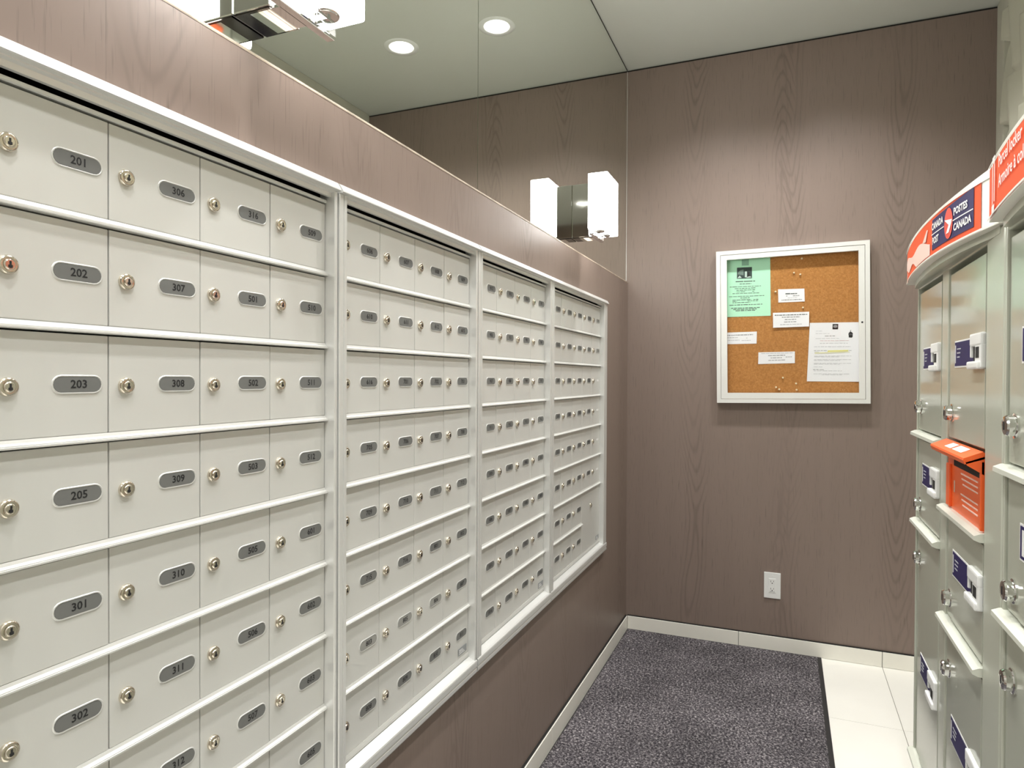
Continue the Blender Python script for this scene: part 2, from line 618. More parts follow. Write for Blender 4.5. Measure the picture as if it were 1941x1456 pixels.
# ------------------------------------------------------------------ recessed downlights
def make_downlight(x, y, label):
    t = thing('recessed_downlight', label, 'ceiling light', (x, y, HC), 'recessed downlights in the ceiling')
    MB().lathe((0, 0, 0), (0, 0, -1), [(RCAN - 0.002, -0.002), (RCAN - 0.002, 0.002), (RCAN + 0.002, 0.0035), (0.086, 0.0025), (0.087, -0.001)], WHITEP, 32, cap=False).build('trim_ring', t)
    b = MB()
    prof = [(RCAN - 0.001, 0.0), (RCAN - 0.003, 0.045), (0.052, 0.085), (0.046, 0.112)]
    n = 32
    v = [(r * math.cos(2 * math.pi * k / n), r * math.sin(2 * math.pi * k / n), h) for r, h in prof for k in range(n)]
    b.add(v, [(j * n + k, j * n + (k + 1) % n, (j + 1) * n + (k + 1) % n, (j + 1) * n + k) for j in range(3) for k in range(n)], REFL, True)
    b.build('reflector_can', t)
    MB().lathe((0, 0, 0.092), (0, 0, -1), [(0.040, -0.012), (0.041, 0.0005), (0.039, 0.0045), (0.024, 0.0065), (0.004, 0.007)], LAMP, 28).build('lamp', t)
    ld = bpy.data.lights.new('lamp_beam', 'SPOT')
    ld.energy = SPOT_W
    ld.color = (1.0, 0.992, 0.972)
    ld.spot_size = math.radians(126)
    ld.spot_blend = 0.85
    ld.shadow_soft_size = 0.052
    lo = bpy.data.objects.new('lamp_beam', ld)
    COL.objects.link(lo)
    lo.location = (0, 0, 0.020)
    lo.parent = t
    return t


for lx, ly, lab in LIGHTS:
    make_downlight(lx, ly, lab)

# ------------------------------------------------------------------ sconces on the mirror
def make_sconce(yc, label):
    t = thing('wall_sconce', label, 'wall light', (XM, yc, ZC + 0.555), 'chrome and glass sconces on the mirror')
    MB().box(0.0005, 0.072, -0.036, 0.036, 0.004, 0.215, CHROME, bev=0.002).build('backplate', t)
    MB().box(0.003, 0.070, -0.034, 0.034, 0.0015, 0.0038, DARKCH).build('underside_plate', t)  # added plate, dark colour imitates the floor mirrored in the chrome underside
    b = MB().box(0.086, 0.101, -0.084, 0.084, 0.001, 0.006, CHROME, bev=0.001)
    b.box(0.030, 0.088, -0.030, 0.030, 0.001, 0.006, CHROME)
    b.build('support_bar', t)
    for sgn in (-1, 1):
        y0, y1 = sorted((sgn * 0.0035, sgn * 0.089))
        g = MB().box(0.080, 0.158, y0, y1, 0.022, 0.238, OPAL, bev=0.005).build('glass_shade', t)
        yc2 = sgn * 0.044
        MB().lathe((0.116, yc2, 0.0), (0, 0, 1), [(0.019, 0.0165), (0.021, 0.018), (0.021, 0.0222)], CHROME, 20).build('socket_ring', g)
        q = MB().lathe((0.092, yc2, 0.0), (0, 0, 1), [(0.004, 0.002), (0.004, 0.022)], CHROME, 10)
        q.box(0.088, 0.120, yc2 - 0.004, yc2 + 0.004, 0.012, 0.018, CHROME)
        q.build('post', t)
        e = sgn * 0.0885
        MB().box(0.084, 0.098, min(e, e + sgn * 0.002), max(e, e + sgn * 0.002), 0.004, 0.023, PANE).build('clear_tab', t)
    return t


make_sconce(0.819, 'chrome sconce with lit square glass shades, nearer one, at the top edge above box 306')
make_sconce(2.573, 'chrome sconce with two lit square glass shades, farther one, next to the back wall corner')

# ------------------------------------------------------------------ mailbox banks
CW, RH = 0.142, 0.1348
ROWB = [ZC + 0.1867 - RH * r for r in range(8)]          # bottom of each row
P = 0.022                                               # how far the frame stands out


def door_mesh(w, h, name='mailbox_door'):
    return MB().box(-0.012, 0.0, -w / 2, w / 2, -h / 2, h / 2, DOORM, bev=0.0012).mesh(name)


def lock_mesh():
    b = MB()
    b.lathe((0, 0, 0), (1, 0, 0), [(0.0108, 0), (0.0108, 0.0022), (0.0100, 0.0042), (0.0078, 0.0050), (0.0070, 0.0046), (0.0066, 0.0046)], NICKEL, 20)
    b.lathe((0, 0, 0), (1, 0, 0), [(0.0064, 0.003), (0.0062, 0.0056), (0.0050, 0.0064)], NICKEL, 16)
    b.box(0.0060, 0.0068, -0.0010, 0.0010, -0.0042, 0.0036, INK)
    b.box(0.0060, 0.0069, -0.0021, 0.0021, -0.0036, -0.0006, INK)
    return b.mesh('lock')


LOCK = lock_mesh()
DH = 0.1222
DOOR = door_mesh(CW - 0.0016, DH)


def plate_obj(num, parent, worn, loc):
    m = PLATE2 if worn else PLATE
    b = MB()
    pr = pill(0.0585, 0.0182)
    v = [(0.0009, p[0], p[1]) for p in pr] + [(0.0, p[0] * 1.01, p[1] * 1.02) for p in pr]
    n = len(pr)
    b.add(v, [tuple(range(n))] + [(i, (i + 1) % n, n + (i + 1) % n, n + i) for i in range(n)], m)
    # bright rim round the plate window
    ro, ri = pill(0.0635, 0.0232), pill(0.0590, 0.0187)
    v = [(0.0, p[0], p[1]) for p in ro] + [(0.0014, (p[0] * 0.5 + q[0] * 0.5), (p[1] * 0.5 + q[1] * 0.5)) for p, q in zip(ro, ri)] + [(0.0004, p[0], p[1]) for p in ri]
    f = []
    for k in (0, 1):
        f += [(k * n + i, k * n + (i + 1) % n, (k + 1) * n + (i + 1) % n, (k + 1) * n + i) for i in range(n)]
    b.add(v, f, ALU, True)
    if num:
        put_text(b, num, 0.0138, lambda a, c: (0.0011, a + 0.001, c), INK, bold=0.00028, sx=1.02)
    return b.build('number_plate', parent, loc)


UNITS = [1, 2, 3, 5, 6, 7, 8, 9, 10, 11, 12, 15, 16]
seq = ['%d%02d' % (fl_, u) for fl_ in (6, 7, 8, 9, 10, 11, 12, 15, 16, 17) for u in UNITS]
BANK1 = [['201', '202', '203', '205', '301', '302', '303', '305'],
         ['306', '307', '308', '309', '310', '311', '312', '315'],
         ['316', '501', '502', '503', '505', '506', '507', '508'],
         ['509', '510', '511', '512', '601', '602', '603', '605']]
seq = seq[4:]


def make_bank(idx, s, ncol, label, lst, rst):
    """s = first door edge, lst/rst = outer edges of the left/right stiles"""
    global seq
    e = s + ncol * CW
    zt, zb = ZC, ZC
    t = thing('mailbox_bank', label, 'mailboxes', (0, (lst + rst) / 2, ZC - 0.807), 'silver mailbox banks set in the wood wall')
    inv = Vector(t.location)

    def part(mb, name, parent=t):
        o = mb.build(name, parent)
        o.location = -inv
        return o
    part(MB().box(-0.075, -0.0135, s, e, ZC - 0.758, ZC + 0.335, BLACK), 'back_panel')
    # rails
    PT = 0.030
    top = [(-0.010, ZC + 0.345), (0.0060, ZC + 0.345), (0.0065, ZC + 0.3330), (0.0125, ZC + 0.3330), (0.0135, ZC + 0.3405), (0.020, ZC + 0.3415), (0.0205, ZC + 0.3432), (0.0285, ZC + 0.3436), (PT, ZC + 0.3450), (PT - 0.0005, ZC + 0.3475), (0.0215, ZC + 0.3600), (0.0190, ZC + 0.3612), (XW, ZC + 0.3620), (XW, ZC + 0.355), (-0.01, ZC + 0.353)]
    part(MB().extrude(top, lst, rst, ALU), 'top_rail')
    part(MB().extrude([(-0.012, ZC + 0.3225), (0.001, ZC + 0.3225), (0.003, ZC + 0.3235), (0.003, ZC + 0.3275), (0.001, ZC + 0.3285), (-0.012, ZC + 0.3285)], s, e, ALU), 'header_strip')
    bot = [(-0.012, ZC - 0.7605), (0.001, ZC - 0.7605), (0.019, ZC - 0.767), (0.0235, ZC - 0.770), (0.0245, ZC - 0.773), (0.0245, ZC - 0.786), (0.0222, ZC - 0.788), (0.0222, ZC - 0.7905), (0.0235, ZC - 0.792), (0.0235, ZC - 0.801), (0.0205, ZC - 0.8055), (XW, ZC - 0.807), (XW, ZC - 0.799), (-0.012, ZC - 0.797)]
    part(MB().extrude(bot, lst, rst, ALU), 'bottom_rail')

    def stile(a, b, groove):
        z0, z1 = ZC - 0.771, ZC + 0.3425
        r = 0.0016
        pr = [(-0.012, a), (P - r, a), (P, a + r)]
        if groove:
            g = a + (b - a) * groove
            pr += [(P, g - 0.0016), (P - 0.003, g - 0.0008), (P - 0.003, g + 0.0008), (P, g + 0.0016)]
        pr += [(P, b - r), (P - r, b), (-0.012, b)]
        part(MB().extrude(pr, z0, z1, ALU, 'z'), 'side_stile')
    stile(lst, s - 0.0004, 0.55)
    stile(e + 0.0004, rst, 0.35 if ncol == 5 else 0)
    # rows
    led = [(-0.010, 0.0105), (0.0003, 0.0105), (0.0018, 0.0066), (0.0050, 0.0048), (0.0066, 0.0044), (0.0066, 0.0034), (0.0074, 0.0030), (0.0074, 0.0010), (0.0064, 0.0003), (-0.010, 0.0)]
    for r in range(8):
        zb = ROWB[r]
        e2 = e if not (ncol == 5 and r == 6) else s + 3 * CW
        if r < 7:
            part(MB().extrude([(p[0], p[1] + zb) for p in led], s, e2, DOORM), 'row_ledge')
        else:
            part(MB().extrude([(-0.010, 0.0104 + zb), (0.0004, 0.0104 + zb), (0.002, 0.004 + zb), (0.002, zb - 0.0015), (-0.010, zb - 0.0015)], s, e, DOORM), 'row_ledge')
        for c in range(ncol):
            if ncol == 5 and r >= 6 and c >= 3:
                continue
            yc = s + CW * (c + 0.5); zc = zb + 0.0108 + DH / 2
            rx = random.gauss(0, 0.0014)
            ry = random.gauss(0, 0.0035)
            d = link('mailbox_door', DOOR, t, Vector((random.uniform(-0.0005, 0.0003), yc, zc)) - inv, (0, ry, rx))
            link('lock', LOCK, d, (0, -CW / 2 + 0.0235, -0.002), (random.choice((0, 0, 0, 0.1, -0.12)), 0, 0))
            if idx == 0:
                num = BANK1[c][r]
            else:
                num = seq.pop(0) if seq else ''
            worn = (idx == 1 and r == 6 and c in (0, 1, 2)) or (idx == 3 and r < 2 and c == 4)
            zl = ZC + 0.2587 - RH * r
            if ncol == 5 and c == 4 and r >= 2:
                MB().box(0, 0.0008, -0.016, 0.016, -0.004, 0.004, WHITE).build('blank_label', d, (0, 0.032, zl - zc))
            else:
                plate_obj(num, d, worn, (0, -CW / 2 + 0.1025, zl - zc))
    if ncol == 5:
        w = 2 * CW - 0.0016; z0, z1 = ROWB[7] + 0.0108, ROWB[6] + RH - 0.002
        me = MB().box(-0.012, 0.0, -w / 2, w / 2, -(z1 - z0) / 2, (z1 - z0) / 2, DOORM, bev=0.0012).mesh('parcel_door')
        d = link('parcel_door', me, t, Vector((0, s + 4 * CW, (z0 + z1) / 2)) - inv)
        link('lock', LOCK, d, (0, -0.005, 0.055))
    if idx in (1, 2, 3):
        b = MB().box(0, 0.0007, -0.024, 0.024, -0.0095, 0.0095, GREY1)
        for k in range(3):
            b.box(0.0005, 0.0009, -0.02, 0.012 - 0.006 * k, -0.006 + k * 0.0045, -0.0045 + k * 0.0045, WHITE)
        b.build('maker_label', t, Vector((0.0006, e - 0.034, ROWB[7] + 0.0285)) - inv)
    return t


B = [0.4377, 1.0441, 1.6536, 2.2662]
make_bank(0, B[0], 4, 'silver mailbox bank nearest the viewer, holding doors 201 to 316', B[0] - 0.030, B[0] + 4 * CW + 0.0088)
make_bank(1, B[1], 4, 'silver mailbox bank, second from left, with pale worn number plates in its seventh row', B[1] - 0.0240, B[1] + 4 * CW + 0.0095)
make_bank(2, B[2], 4, 'silver mailbox bank, third from the left, four narrow looking columns under the far sconce', B[2] - 0.0268, B[2] + 4 * CW + 0.0110)
make_bank(3, B[3], 5, 'silver mailbox bank at the far end, five columns and one tall blank parcel door', B[3] - 0.0280, 3.027)

# ------------------------------------------------------------------ entrance mat
def make_mat():
    x0, x1, y0, y1 = 0.021, 0.9625, 0.75, 3.500
    t = thing('entrance_mat', 'charcoal flecked carpet mat with black rubber edge on the cream tiles', 'mat', ((x0 + x1) / 2, (y0 + y1) / 2, 0))
    inv = -Vector(t.location)
    MB().box(x0, x1, y0, y1, 0.0003, 0.0050, RUBBER, bev=0.0018).build('rubber_backing', t, inv)
    st = 0.0042
    a0, a1, b0, b1 = x0 + 0.004, x1 - 0.017, y0 + 0.014, y1 - 0.012
    nx, ny = int((a1 - a0) / st), int((b1 - b0) / st)
    rng = np.random.default_rng(3)
    X, Y = np.meshgrid(np.linspace(a0, a1, nx), np.linspace(b0, b1, ny), indexing='ij')
    Zh = 0.0062 + 0.0046 * rng.random((nx, ny))
    X = X + rng.uniform(-0.0014, 0.0014, X.shape); Y = Y + rng.uniform(-0.0014, 0.0014, Y.shape)
    Zh[0, :] = Zh[-1, :] = 0.004; Zh[:, 0] = Zh[:, -1] = 0.004
    v = np.stack([X, Y, Zh], -1).reshape(-1, 3).astype(np.float32)
    i = np.arange(nx - 1)[:, None] * ny + np.arange(ny - 1)[None]
    f = np.stack([i, i + ny, i + ny + 1, i + 1], -1).reshape(-1).astype(np.int32)
    me = bpy.data.meshes.new('carpet_pile')
    me.vertices.add(len(v)); me.vertices.foreach_set('co', v.ravel())
    nf = len(f) // 4
    me.loops.add(len(f)); me.loops.foreach_set('vertex_index', f)
    me.polygons.add(nf); me.polygons.foreach_set('loop_start', np.arange(0, len(f), 4, dtype=np.int32))
    me.update(calc_edges=True)
    me.materials.append(CARPET)
    o = link('carpet_pile', me, t, inv)
    o['kind'] = 'stuff'


make_mat()

# ------------------------------------------------------------------ power outlet on the back wall
def make_outlet():
    x, z = 0.7400, 0.3220
    t = thing('power_outlet', 'white double power outlet plate low on the brown back wall', 'outlet', (x, D, z))
    MB().box(-0.0385, 0.0385, -0.0065, -0.0003, -0.0640, 0.0640, WHITEP, bev=0.0025).build('cover_plate', t)
    r = MB().box(-0.0170, 0.0170, -0.0082, -0.006, -0.0345, 0.0345, WHITEP, bev=0.001).build('receptacle', t)
    for s in (-1, 1):
        b = MB()
        zc = s * 0.018
        b.box(-0.0075, -0.0055, -0.0087, -0.0080, zc - 0.001, zc + 0.007, INK)
        b.box(0.0050, 0.0070, -0.0087, -0.0080, zc, zc + 0.007, INK)
        b.lathe((0, -0.0080, zc - 0.006), (0, -1, 0), [(0.0026, 0), (0.0026, 0.0007)], INK, 10)
        b.build('socket', r)
    MB().box(-0.012, 0.012, -0.0085, -0.0080, -0.0305, -0.0285, GREY1).build('rating_print', r)
    MB().lathe((0, -0.006, 0.050), (0, -1, 0), [(0.003, 0), (0.0026, 0.0012)], WHITEP, 10).build('screw', t)


make_outlet()

# ------------------------------------------------------------------ bulletin board
BX, BZ = 0.8116, 1.6074
BW, BH = 0.6845, 0.760
BA = -math.radians(0.75)


def make_board():
    t = thing('bulletin_board', 'white framed glazed cork bulletin board on the brown back wall', 'bulletin board', (BX, D, BZ), rot=(0, BA, 0))
    w, h = BW / 2, BH / 2
    dp = 0.042

    def ring(o, i, y0, y1, m, name, parent, bt=None):
        bt = bt or (i, i, i, i)
        b = MB()
        v = []
        # mitred frame: outer at o, inner offsets l,r,t,b
        L_, R_, T_, B_ = bt
        out = [(-w + o, -h + o), (w - o, -h + o), (w - o, h - o), (-w + o, h - o)]
        inn = [(-w + L_, -h + B_), (w - R_, -h + B_), (w - R_, h - T_), (-w + L_, h - T_)]
        for k in range(4):
            n = (k + 1) % 4
            q = [out[k], out[n], inn[n], inn[k]]
            vv = [(p[0], y0, p[1]) for p in q] + [(p[0], y1, p[1]) for p in q]
            b.add(vv, [(0, 1, 2, 3), (4, 7, 6, 5), (0, 4, 5, 1), (2, 6, 7, 3), (1, 5, 6, 2), (3, 7, 4, 0)], m)
        return b.build(name, parent)
    ring(0.0, 0.0195, -dp, -0.0005, BOARDF, 'outer_frame', t)
    s = ring(0.0212, 0.05, -dp + 0.0015, -0.024, BOARDF, 'door_frame', t, (0.0505, 0.0465, 0.0445, 0.0500))
    MB().box(-w + 0.015, w - 0.015, -0.0045, -0.001, -h + 0.015, h - 0.015, CORK).build('cork_panel', t)
    MB().box(-w + 0.0205, w - 0.0205, -0.023, -0.016, -h + 0.0205, -h + 0.0210, BLACK).build('gap_shadow', t)
    MB().box(-w + 0.048, w - 0.044, -0.0285, -0.0255, -h + 0.048, h - 0.042, PANE).build('glass_pane', s)
    MB().lathe((w - 0.033, -dp + 0.002, -0.0005), (0, -1, 0), [(0.0045, 0), (0.004, 0.0015)], INK, 12).build('lock', s)


make_board()
PY = D - 0.0047      # paper backs rest on the cork (cork face D-0.0045)


def words(b, fn, u0, u1, v, h, m, dens=0.85, fill=0.62, wl=(0.035, 0.11)):
    """illegible small print: word-long dashes from u0 to u1 on the line v"""
    u = u0
    while u < u1 - 0.01:
        L_ = random.uniform(*wl)
        a, c = u, min(u + L_, u1)
        if random.random() < dens:
            hh = h * random.uniform(0.75, 1.0)
            b.add([fn(a, v), fn(c, v), fn(c, v + hh), fn(a, v + hh)], [(0, 1, 2, 3)], m)
        u = c + 0.014


def sheet(name, label, cat, corners, m, lines, y=PY, group=None, extra=None, curl=0.0):
    """corners: TL, TR, BR, BL in wall (x,z); thin sheet plus print as a child"""
    TL, TR, BR, BL = [Vector((c[0], c[1])) for c in corners]
    c = (TL + TR + BR + BL) / 4
    t = thing(name, label, cat, (c.x, y, c.y), group)

    def uv(u, v, off=0.0):          # u right 0..1, v up 0..1
        p = (BL * (1 - u) + BR * u) * (1 - v) + (TL * (1 - u) + TR * u) * v
        bow = curl * (4 * (u - 0.5) ** 2)
        return (p.x - c.x, -0.0007 - bow - off, p.y - c.y)
    n = 6
    b = MB()
    vf = [uv(k / n, vv) for vv in (0, 1) for k in range(n + 1)]
    vb = [(p[0], p[1] + 0.0006, p[2]) for p in vf]
    N2 = n + 1
    M = len(vf)
    f = []
    for k in range(n):
        f.append((k, k + 1, N2 + k + 1, N2 + k))
        f.append((M + k, M + N2 + k, M + N2 + k + 1, M + k + 1))
        f.append((k, M + k, M + k + 1, k + 1)); f.append((N2 + k, N2 + k + 1, M + N2 + k + 1, M + N2 + k))
    f += [(0, N2, M + N2, M), (n, M + n, M + N2 + n, N2 + n)]
    b.add(vf + vb, f, m)
    b.build('page', t)
    pr = MB()
    fn = lambda u, v: uv(u, v, 0.0004)
    for ln in lines:
        words(pr, fn, *ln)
    if extra:
        extra(pr, lambda u, v: uv(u, v, 0.0005))
    pr.build('print', t)
    return t


# mint notice, tucked into the top left corner
def green_extra(b, fn):
    q = lambda u0, u1, v0, v1, m: b.add([fn(u0, v0), fn(u1, v0), fn(u1, v1), fn(u0, v1)], [(0, 1, 2, 3)], m)
    q(0.36, 0.52, 0.865, 0.985, mat('logo_dim', (0.25, 0.47, 0.34), 0.8))
    b.add([fn(0.40 + 0.08 * (1 + math.cos(k * 0.524)) / 2, 0.925 + 0.036 * math.sin(k * 0.524)) for k in range(12)], [tuple(range(12))], GREY2)
    b.add([fn(0.425, 0.915), fn(0.437, 0.905), fn(0.468, 0.945), fn(0.455, 0.95)], [(0, 1, 2, 3)], WHITE)
    # photo of a building
    f2 = lambda u, v: (fn(u, v)[0], fn(u, v)[1] - 0.0002, fn(u, v)[2])
    q2 = lambda u0, u1, v0, v1, m: b.add([f2(u0, v0), f2(u1, v0), f2(u1, v1), f2(u0, v1)], [(0, 1, 2, 3)], m)
    q(0.25, 0.59, 0.645, 0.835, mat('photo_dark', (0.035, 0.06, 0.055), 0.7))
    b.add([f2(u, v) for u, v in ((0.27, 0.72), (0.40, 0.70), (0.40, 0.80), (0.33, 0.79), (0.28, 0.76))], [(0, 1, 2, 3, 4)], mat('photo_mid', (0.16, 0.23, 0.20), 0.7))
    q2(0.43, 0.475, 0.665, 0.765, mat('photo_light', (0.50, 0.62, 0.56), 0.7))
    q2(0.50, 0.535, 0.68, 0.75, BLACK)
    b.add([f2(u, v) for u, v in ((0.26, 0.655), (0.36, 0.66), (0.31, 0.70))], [(0, 1, 2)], MATS['photo_light'])
    b.add([f2(u, v) for u, v in ((0.46, 0.655), (0.58, 0.66), (0.55, 0.68), (0.50, 0.675))], [(0, 1, 2, 3)], MATS['photo_light'])


gl = [(0.22, 0.66, 0.590, 0.016, GREY2, 1, .6, (.15, .22)), (0.31, 0.58, 0.550, 0.012, GREY2, .9),
      (0.09, 0.79, 0.505, 0.010, GREY2, 1), (0.20, 0.70, 0.475, 0.010, GREY2), (0.24, 0.66, 0.445, 0.010, GREY2, .8), (0.24, 0.64, 0.418, 0.010, GREY2, .85), (0.15, 0.75, 0.390, 0.010, GREY2, 1),
      (0.07, 0.86, 0.340, 0.010, GREY2, 1), (0.33, 0.54, 0.312, 0.011, GREY2, 1), (0.15, 0.58, 0.280, 0.011, GREY2), (0.62, 0.73, 0.280, 0.012, GREY2, 1), (0.15, 0.25, 0.258, 0.010, GREY2), (0.49, 0.73, 0.258, 0.010, GREY2),
      (0.15, 0.55, 0.235, 0.011, GREY2), (0.08, 0.82, 0.195, 0.012, GREY2, .95), (0.12, 0.76, 0.140, 0.014, GREY2, 1), (0.17, 0.70, 0.118, 0.013, GREY2, 1), (0.22, 0.66, 0.096, 0.013, GREY2, 1)]
sheet('notice_sheet', 'mint green notice with a small dark building photo in the board\'s top left corner', 'notice',
      ((0.5105, 1.9520), (0.7180, 1.9500), (0.7225, 1.6565), (0.5105, 1.6560)), GREENP, gl, extra=green_extra, curl=0.0012)


# white letter with highlighted line
def letter_extra(b, fn):
    q = lambda u0, u1, v0, v1, m: b.add([fn(u0, v0), fn(u1, v0), fn(u1, v1), fn(u0, v1)], [(0, 1, 2, 3)], m)
    f2 = lambda u, v: (fn(u, v)[0], fn(u, v)[1] - 0.0002, fn(u, v)[2])
    q(0.455, 0.565, 0.885, 0.975, INK)
    b.add([f2(0.51 + 0.042 * math.cos(k * 0.524), 0.935 + 0.024 * math.sin(k * 0.524)) for k in range(12)], [tuple(range(12))], GREY1)
    b.add([f2(0.51 + 0.03 * math.cos(k * 0.524), 0.928 + 0.012 * math.sin(k * 0.524)) for k in range(12)], [tuple(range(12))], WHITE)
    # small dark fruit-like clip art with a stem, upper right
    rows = [(0.795, 0.765, 0.850), (0.785, 0.755, 0.835), (0.772, 0.760, 0.855), (0.758, 0.758, 0.846)]
    b.add([fn(u, v) for u, v in ((0.775, 0.745), (0.835, 0.742), (0.85, 0.765), (0.845, 0.79), (0.855, 0.805), (0.83, 0.835), (0.80, 0.842), (0.775, 0.825), (0.765, 0.80), (0.772, 0.78))], [tuple(range(10))], INK)
    b.add([f2(u, v) for u, v in ((0.775, 0.797), (0.85, 0.790), (0.85, 0.7945), (0.775, 0.8015))], [(0, 1, 2, 3)], GREY1)
    b.add([fn(u, v) for u, v in ((0.795, 0.838), (0.812, 0.838), (0.82, 0.872), (0.80, 0.868))], [(0, 1, 2, 3)], GREY1)
    b.add([fn(u, v) for u, v in ((0.375, 0.505), (0.77, 0.512), (0.77, 0.535), (0.375, 0.528))], [(0, 1, 2, 3)], YELL)
    b.add([fn(u, v) for u, v in ((0.125, 0.470), (0.80, 0.495), (0.80, 0.507), (0.125, 0.497))], [(0, 1, 2, 3)], mat('highlighter_faint', (0.78, 0.77, 0.52), 0.8))


LG = mat('print_light', (0.52, 0.53, 0.55), 0.8)
ll = [(0.13, 0.25, 0.855, 0.007, LG), (0.13, 0.40, 0.812, 0.007, LG), (0.31, 0.53, 0.768, 0.011, GREY1, 1), (0.13, 0.60, 0.728, 0.008, LG, 1), (0.22, 0.78, 0.690, 0.008, mat('print_red', (0.62, 0.40, 0.42), 0.8), 1),
      (0.22, 0.76, 0.645, 0.009, LG, 1), (0.11, 0.82, 0.588, 0.009, LG, 1), (0.11, 0.83, 0.522, 0.008, GREY1, 1), (0.12, 0.40, 0.498, 0.008, LG)]
for k, v in enumerate((0.430, 0.415, 0.368, 0.353, 0.306, 0.291)):
    ll.append((0.12, 0.83 if k % 2 == 0 else 0.62, v, 0.008, LG, 1))
ll += [(0.12, 0.30, 0.245, 0.008, LG), (0.11, 0.32, 0.196, 0.010, GREY1, 1), (0.12, 0.66, 0.178, 0.009, LG, 1), (0.12, 0.82, 0.126, 0.008, LG, 1), (0.28, 0.66, 0.110, 0.008, LG, 1)]
sheet('letter_sheet', 'white letter with a yellow highlighted line at the board\'s lower right', 'notice',
      ((0.8990, 1.6165), (1.1180, 1.6140), (1.1180, 1.3330), (0.8880, 1.3335)), PAPER, ll, extra=letter_extra, curl=0.0015)


def slip(label, corners, flavour, y=PY):
    ls = {0: [(0.28, 0.72, 0.60, 0.09, GREY2, 1, .6, (.15, .25)), (0.24, 0.80, 0.44, 0.07, GREY1), (0.36, 0.72, 0.30, 0.05, LG), (0.12, 0.90, 0.14, 0.07, GREY1, 1)],
          1: [(0.05, 0.95, 0.80, 0.06, GREY2, 1), (0.25, 0.75, 0.65, 0.06, GREY1, 1), (0.33, 0.66, 0.49, 0.06, GREY1, 1), (0.31, 0.66, 0.33, 0.06, GREY1, 1), (0.20, 0.80, 0.16, 0.06, LG, 1)],
          2: [(0.02, 0.88, 0.72, 0.08, GREY1, 1), (0.02, 0.42, 0.52, 0.07, LG, 1), (0.55, 0.80, 0.46, 0.07, LG), (0.02, 0.45, 0.30, 0.06, LG), (0.52, 0.82, 0.26, 0.06, LG)],
          3: [(0.08, 0.97, 0.86, 0.06, LG, 1), (0.27, 0.74, 0.67, 0.07, GREY1, 1), (0.34, 0.65, 0.47, 0.07, GREY1, 1), (0.28, 0.74, 0.27, 0.06, GREY1, 1), (0.75, 0.92, 0.52, 0.06, GREY1)]}[flavour]
    sheet('paper_slip', label, 'notice', corners, PAPER, ls, y=y, group='small white slips on the cork', curl=0.002)


slip('small white printed slip, topmost on the cork, right of the mint notice', ((0.7550, 1.7850), (0.8735, 1.7835), (0.8755, 1.7210), (0.7570, 1.7200)), 0)
slip('white printed slip just above the letter\'s left corner', ((0.7325, 1.6700), (0.8955, 1.6700), (0.8955, 1.5990), (0.7340, 1.5965)), 1, y=PY - 0.0055)
slip('white printed slip at the board\'s left edge under the mint notice', ((0.5110, 1.5775), (0.6590, 1.5800), (0.6580, 1.5200), (0.5110, 1.5190)), 2)
slip('white printed slip, lowest on the cork, left of the letter', ((0.6670, 1.4760), (0.8335, 1.4790), (0.8340, 1.4220), (0.6660, 1.4180)), 3)


def pin_mesh():
    return MB().lathe((0, 0, 0), (0, -1, 0), [(0.0012, -0.002), (0.0012, 0.001), (0.0048, 0.0015), (0.0026, 0.003), (0.0026, 0.006), (0.0045, 0.0075), (0.0040, 0.0085)], PINM, 12).mesh('push_pin')


PINME = pin_mesh()
pins = [(1505, 517, 'clear push pin in bare cork, left one of the pair below the board\'s top edge'), (1517, 520, 'clear push pin in bare cork, right one of the pair below the board\'s top edge'),
        (1470, 553, 'clear push pin at the left of the topmost white slip'), (1522, 583, 'clear push pin between the topmost slip and the slip by the letter'),
        (1484, 716, 'clear push pin low on the cork below the lowest slip'), (1471, 734, 'clear push pin by the bottom frame, leftmost of the low cluster'),
        (1477, 738, 'clear push pin by the bottom frame, second of the low cluster'), (1509, 727, 'clear push pin low on the cork left of the letter\'s lower corner'),
        (1510, 739, 'clear push pin by the bottom frame below the letter\'s lower corner'), (1520, 490, 'clear push pin in the shade of the board\'s top edge')]


def unproject_y(px, py, yv):
    """point of the plane y = yv seen at a photo pixel (only used to read off where pins stand)"""
    R = SC.camera.matrix_world.to_3x3()
    d = R @ Vector(((px - 970.5) / FPX, (728 - py) / FPX, -1))
    t = yv / d.y
    return CAMX + t * d.x, ZC + t * d.z


for px, py, lab in pins:
    x, z = unproject_y(px, py, D - 0.010)
    tag(link('push_pin', PINME, None, (x, D - 0.0046, z)), lab, 'push pin', 'push pins in the cork')

# ------------------------------------------------------------------ parcel lockers
XC = 1.147        # front of the locker frame
XD = 1.151        # face of the doors
HT = 1.604        # top of the openings


def arc_x(y, ya, yb):
    c, h = (ya + yb) / 2, (yb - ya) / 2
    q = (y - c) / h
    return 1.0965 + (0.026 if q > 0 else 0.043) * q * q


